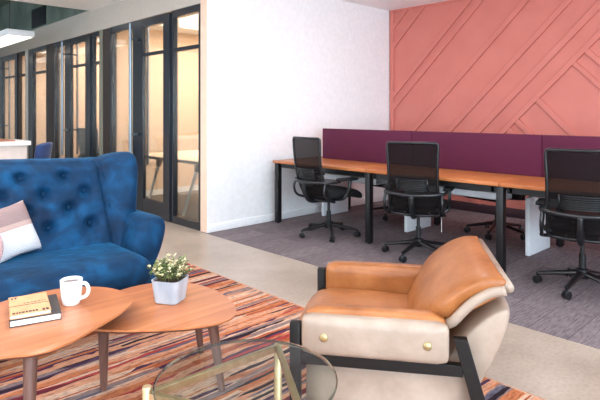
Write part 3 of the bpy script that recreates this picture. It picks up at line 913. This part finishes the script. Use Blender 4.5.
# ------------------------------------------------------------------ office chairs
def office_chair(label):
    t = thing('office_chair', label, 'chair', (0, 0, .004), 0, 'mesh back office chairs')
    b = B()
    for k in range(5):
        a = 2*PI*k/5+R(20); c, s = math.cos(a), math.sin(a)
        tube(b, [(c*.02, s*.02, .125), (c*.12, s*.12, .108), (c*.30, s*.30, .078)], [.030, .026, .018], 10, flat=.75)
    lathe(b, [(.0001, .085), (.045, .085), (.05, .10), (.045, .15), (.03, .16), (.0001, .16)], 20)
    obj('base', b, 'black_plastic', t)
    for k in range(5):
        a = 2*PI*k/5+R(20); c, s = math.cos(a)*.305, math.sin(a)*.305
        cs = B(); an = a+1.1
        ax = Vector((math.cos(an), math.sin(an), 0))
        for sg in (-1, 1):
            ctr = Vector((c, s, .03))+ax*.013*sg
            pts = [ctr-ax*.008*1, ctr-ax*.0065, ctr+ax*.0065, ctr+ax*.008]
            tube(cs, pts, [.025, .03, .03, .025], 18)
        tube(cs, [(c, s, .03), (c, s, .085)], .010, 8)
        obj('caster', cs, 'black_plastic', t)
    b = B(); tube(b, [(0, 0, .15), (0, 0, .26), (0, 0, .262), (0, 0, .40)], [.024, .024, .015, .015], 16); obj('gas_lift', b, 'black_metal', t)
    b = B(); box(b, (-.16, -.09, .375), (.12, .09, .425), .015, 3); obj('mechanism', b, 'black_plastic', t)
    b = B(); pad(b, (.47, .48, .075), .034, 12, (0, 0, .012), lambda p: Vector((p.x, p.y, p.z-.05*max(0, (p.x-.1)/.135)**2)), Matrix.Translation((.045, 0, .465))); obj('seat', b, 'seat_black', t, sharp=180)
    # back: curved sheet
    def bp(u, w):   # u -1..1 across, w 0..1 up
        z = .40+.645*w
        x = -.225-.115*w-.05*math.sin(PI*w)*.8+.10*max(0, .25-w)
        x += .055*u*u*(1-.35*w)
        hw = .222-.012*math.sin(PI*w)
        return Vector((x, u*hw, z))
    def outline():
        pts = []
        q = .10
        path = [(-1+q, 0), (1-q, 0), (1-q*.3, .02), (1, .07), (1, .5), (1, .94), (1-q*.3, .985), (1-q, 1), (0, 1), (-1+q, 1), (-1+q*.3, .985), (-1, .94), (-1, .5), (-1, .07), (-1+q*.3, .02)]
        for i in range(len(path)):
            a, c = path[i], path[(i+1) % len(path)]
            for k in range(4): pts.append(bp(a[0]+(c[0]-a[0])*k/4, a[1]+(c[1]-a[1])*k/4))
        return pts
    b = B(); tube(b, outline(), .0125, 8, closed=True)
    bf = obj('back_frame', b, 'black_plastic', t, sharp=180)
    b = B(); n, m_ = 16, 24
    vv = [[b.verts.new(bp(-1+2*i/n, j/m_)) for i in range(n+1)] for j in range(m_+1)]
    for j in range(m_):
        for i in range(n): b.faces.new([vv[j][i], vv[j][i+1], vv[j+1][i+1], vv[j+1][i]])
    obj('mesh_back', b, 'mesh', bf, sharp=180)
    b = B()
    for k in range(7):
        w = .36+.024*k
        pts = [bp(u, w)+Vector((-.018, 0, 0)) for u in (-.62, -.3, 0, .3, .62)]; tube(b, pts, .0055, 6)
    for u in (-.62, .62):
        tube(b, [bp(u, .35)+Vector((-.018, 0, 0)), bp(u, .515)+Vector((-.018, 0, 0))], .007, 6)
    obj('lumbar_support', b, 'black_plastic', bf, sharp=180)
    # bracket behind the back, joining the arms
    b = B()
    pts = [(-.25, -.245, .60), (-.285, -.21, .60), (-.325, -.12, .595), (-.335, 0, .59), (-.325, .12, .595), (-.285, .21, .60), (-.25, .245, .60)]
    tube(b, spline(pts, 4), .012, 10, flat=1.4)
    tube(b, spline([(-.335, 0, .59), (-.325, 0, .50), (-.26, 0, .40), (-.12, 0, .39)], 4), .024, 10)
    obj('back_bracket', b, 'black_plastic', t, sharp=180)
    for s in (-1, 1):
        b = B()
        tube(b, spline([(-.25, s*.245, .60), (-.20, s*.26, .60), (-.08, s*.27, .605)], 4), .015, 8)
        tube(b, spline([(-.25, s*.245, .60), (-.275, s*.25, .52), (-.24, s*.25, .44), (-.14, s*.25, .40), (-.05, s*.12, .395)], 5), .013, 8)
        tube(b, spline([(.06, s*.27, .605), (.04, s*.272, .52), (-.02, s*.26, .43), (-.04, s*.12, .40)], 5), .016, 8)
        ar = obj('armrest', b, 'black_plastic', t, sharp=180)
        b = B(); pad(b, (.25, .085, .028), .013, 6, (0, 0, 0), None, Matrix.Translation((.02, s*.27, .622))); obj('arm_pad', b, 'seat_black', ar, sharp=180)
    return t
G_NEAR = 'mesh back office chairs'
c1 = office_chair('black mesh office chair in front of the white wall')
c1.location = (4.11, 3.875, .004); c1.rotation_euler.z = R(-6)
spots = [((4.14, 2.775), R(24), 'black mesh office chair with a paper tag, in front of the middle desk'),
         ((4.215, 1.40), R(16), 'black mesh office chair at the right edge behind the armchair'),
         ((5.45, 4.02), R(178), 'office chair across the desks nearest the white wall, behind the first purple screen'),
         ((5.45, 2.66), R(170), 'office chair across the desks, behind the second purple screen'),
         ((5.5, 1.2), R(184), 'office chair across the desks at far right, behind the last purple screen')]
chairs = [c1]
for (x, y), rz, lb in spots:
    c = copy_tree(c1); c.location = (x, y, .004); c.rotation_euler.z = rz; c['label'] = lb; chairs.append(c)
c2 = chairs[1]
b = B(); tube(b, [(.03, -.20, .43), (.032, -.202, .33)], .0015, 6); box(b, (.02, -.206, .22), (.045, -.202, .33), .001, 1)
obj('hang_tag', b, 'tag_white', c2)

# ------------------------------------------------------------------ office furniture seen through the glass
ot = thing('office_table', 'dark topped table with slanted white legs inside the nearest glass office', 'table', (3.95, 5.95, .003))
b = B(); box(b, (-.52, -.85, .722), (.62, 1.05, .73), 0); obj('tabletop', b, 'beige_wall', ot)
b = B(); box(b, (-.522, -.852, .69), (.622, 1.052, .7218), .003, 1); obj('edge', b, 'black_wood', ot)
for y, dy in ((-.05, 1), (.9, 1)):
    for x0, x1 in ((-.36, -.40), (.42, .48)):
        b = B(); tube(b, [(x1, y-.02, 0), (x0, y-.28, .60)], [.016, .024], 12); obj('leg', b, 'white_lam', ot)
        b = B(); tube(b, [(x0, y-.27, .58), (x0, y-.31, .69)], [.03, .055], 8); obj('bracket', b, 'black_metal', ot)
ot2 = thing('office_table', 'dark office table behind the second glass door', 'table', (4.72, 8.75, .003))
b = B(); box(b, (-.5, -.75, .70), (.55, .75, .735), .004, 2); obj('tabletop', b, 'black_wood', ot2)
b = B(); box(b, (-.4, -.6, .45), (-.36, .6, .50), .004, 2); obj('crossbar', b, 'black_metal', ot2)
for x in (-.4, .45):
    for y in (-.6, .6):
        b = B(); box(b, (x-.03, y-.03, 0), (x+.03, y+.03, .70), .004, 1); obj('leg', b, 'black_metal', ot2)
c = copy_tree(c1); c.location = (3.72, 8.72, .003); c.rotation_euler.z = R(20); c['label'] = 'dark office chair seen through the second glass door'; c['group'] = 'chairs inside the offices'

# kitchen counter
isl = thing('kitchen_counter', 'white counter with a brown top beyond the blue sofa', 'counter', (1.4, 7.6, 0))
b = B(); box(b, (-.9, -.22, .0005), (.76, .38, .89), .004, 1); obj('body', b, 'counter_front', isl)
b = B(); box(b, (-.92, -.26, .89), (.80, .42, .945), .004, 2); obj('slab', b, 'white_lam', isl)
b = B(); box(b, (-.90, -.24, .945), (.62, .40, .962), .003, 1); obj('wood_top', b, 'rose_wood', isl)

# blue dining chair
bc = thing('dining_chair', 'blue upholstered chair between the white counter and glass offices', 'chair', (2.42, 8.15, 0), R(150))
b = B(); rings = []
for k in range(9):
    w = k/8; z = .42+.48*w
    ring = []
    hw = .27-.02*w
    outer = [(-.25-.06*w+.14*abs(u)**2.2, u*hw) for u in (-1, -.75, -.5, -.25, 0, .25, .5, .75, 1)]
    innr = [(x+.05, y*.86) for x, y in outer[::-1]]
    rings.append([(x, y, z-(.05*abs(y/hw)**3 if k == 8 else 0)) for x, y in outer+innr])
loft(b, rings); obj('backrest', b, 'blue_fabric', bc, sharp=180, sub=1)
b = B(); pad(b, (.48, .5, .10), .04, 8, (0, 0, .015), None, Matrix.Translation((0, 0, .45))); obj('seat', b, 'blue_fabric', bc, sharp=180)
for x in (-.2, .2):
    for y in (-.2, .2):
        b = B(); tube(b, [(x*1.1, y*1.1, 0.0005), (x, y, .42)], [.012, .02], 10); obj('leg', b, 'leg_wood', bc)

# lighting fixture and grille in the corridor
pl = thing('pendant_light', 'white linear pendant light over the far corridor', 'light', (2.52, 11.1, 2.47))
b = B(); box(b, (-.2, -2.2, .03), (.2, 2.2, .12), .01, 2); obj('housing', b, 'white_lam', pl)
b = B(); box(b, (-.18, -2.15, .015), (.18, 2.15, .03), .004, 1); obj('diffuser', b, 'light', pl)
for y in (-1.6, 0, 1.6):
    b = B(); tube(b, [(0, y, .12), (0, y, 1.13)], .006, 6); obj('cable', b, 'black_metal', pl)
vg = thing('wall_grille', 'dark slatted air grille high on the corridor bulkhead', 'grille', (GX, 10.35, 3.05))
b = B(); box(b, (-.012, -.38, -.16), (0, .38, .19)); obj('frame', b, 'frame', vg)
b = B()
for k in range(9): box(b, (-.03, -.36, -.145+k*.036), (-.012, .36, -.130+k*.036), .002, 1, mat=None)
obj('slats', b, 'frame', vg)

# ------------------------------------------------------------------ lights
def area(name, loc, rot, sx, sy, power, col):
    l = bpy.data.lights.new(name, 'AREA'); l.shape = 'RECTANGLE'; l.size = sx; l.size_y = sy; l.energy = power; l.color = col
    o = bpy.data.objects.new(name, l); COL.objects.link(o); o.location = loc; o.rotation_euler = rot
    return o
COOL = (.67, .85, 1.0); WARM = (1.0, .86, .76); NEUT = (.97, .98, 1.0)
for x0, x1 in ((-4.4, -1.6), (-1.2, 2.2), (2.6, 6.1)):
    area('window_daylight', ((x0+x1)/2, -5.05, 1.55), (R(90), 0, 0), x1-x0, 2.1, 90 if x0 > 2 else 240, COOL)
for y0, y1, p in ((-4.4, -1.4, 60), (-1.0, 2.0, 60), (2.4, 5.4, 60), (8.5, 12, 60)):
    area('window_daylight', (-5.05, (y0+y1)/2, 1.55), (R(90), 0, R(-90)), y1-y0, 2.1, p, COOL)
# recessed ceiling lamps
for x, y in ((1.2, 1.2), (1.2, 3.8), (4.4, 3.0), (4.4, .4), (-1.6, 2.4), (-1.6, 5.6), (1.2, 6.3), (4.4, -2.2), (1.2, -1.8)):
    area('ceiling_lamp', (x, y, ZC-.012), (0, 0, 0), .6, .6, 15, NEUT)
for x, y in ((-1.4, .2), (-1.4, 3.6), (.8, -2.2), (-.3, 5.4)):  # unseen fill lights added to brighten the ceiling
    area('ceiling_fill', (x, y, 2.3), (PI, 0, 0), .3, 2.4, 60, NEUT)
for y in (6.3, 8.75, 11.4): area('office_lamp', (4.6, y, 2.60), (0, 0, 0), 1.6, 1.6, 120, WARM)
area('corridor_lamp', (1.2, 10.5, 3.4), (0, 0, 0), 1.0, 3.0, 18, NEUT)
w = bpy.data.worlds.new('World'); SC.world = w; w.use_nodes = True
w.node_tree.nodes['Background'].inputs[0].default_value = (.75, .87, 1, 1); w.node_tree.nodes['Background'].inputs[1].default_value = 1.2

# ------------------------------------------------------------------ camera
cam = bpy.data.cameras.new('Camera'); co = bpy.data.objects.new('Camera', cam); COL.objects.link(co)
cam.sensor_width = 36; cam.lens = 530/600*36
cam.shift_y = -(200-112.6)/600
co.location = (0, 0, 1.31)
co.rotation_euler = (R(90), 0, -math.atan2(.6893, .7243))
SC.camera = co
SC.view_settings.view_transform = 'Standard'; SC.view_settings.look = 'None'; SC.view_settings.gamma = 1; SC.view_settings.use_curve_mapping = False
SC.view_settings.exposure = 0.32
SC.cycles.max_bounces = 10; SC.cycles.diffuse_bounces = 5; SC.cycles.transparent_max_bounces = 24
SC.cycles.sample_clamp_indirect = 6; SC.cycles.caustics_reflective = False; SC.cycles.caustics_refractive = False
SC.cycles.use_denoising = True
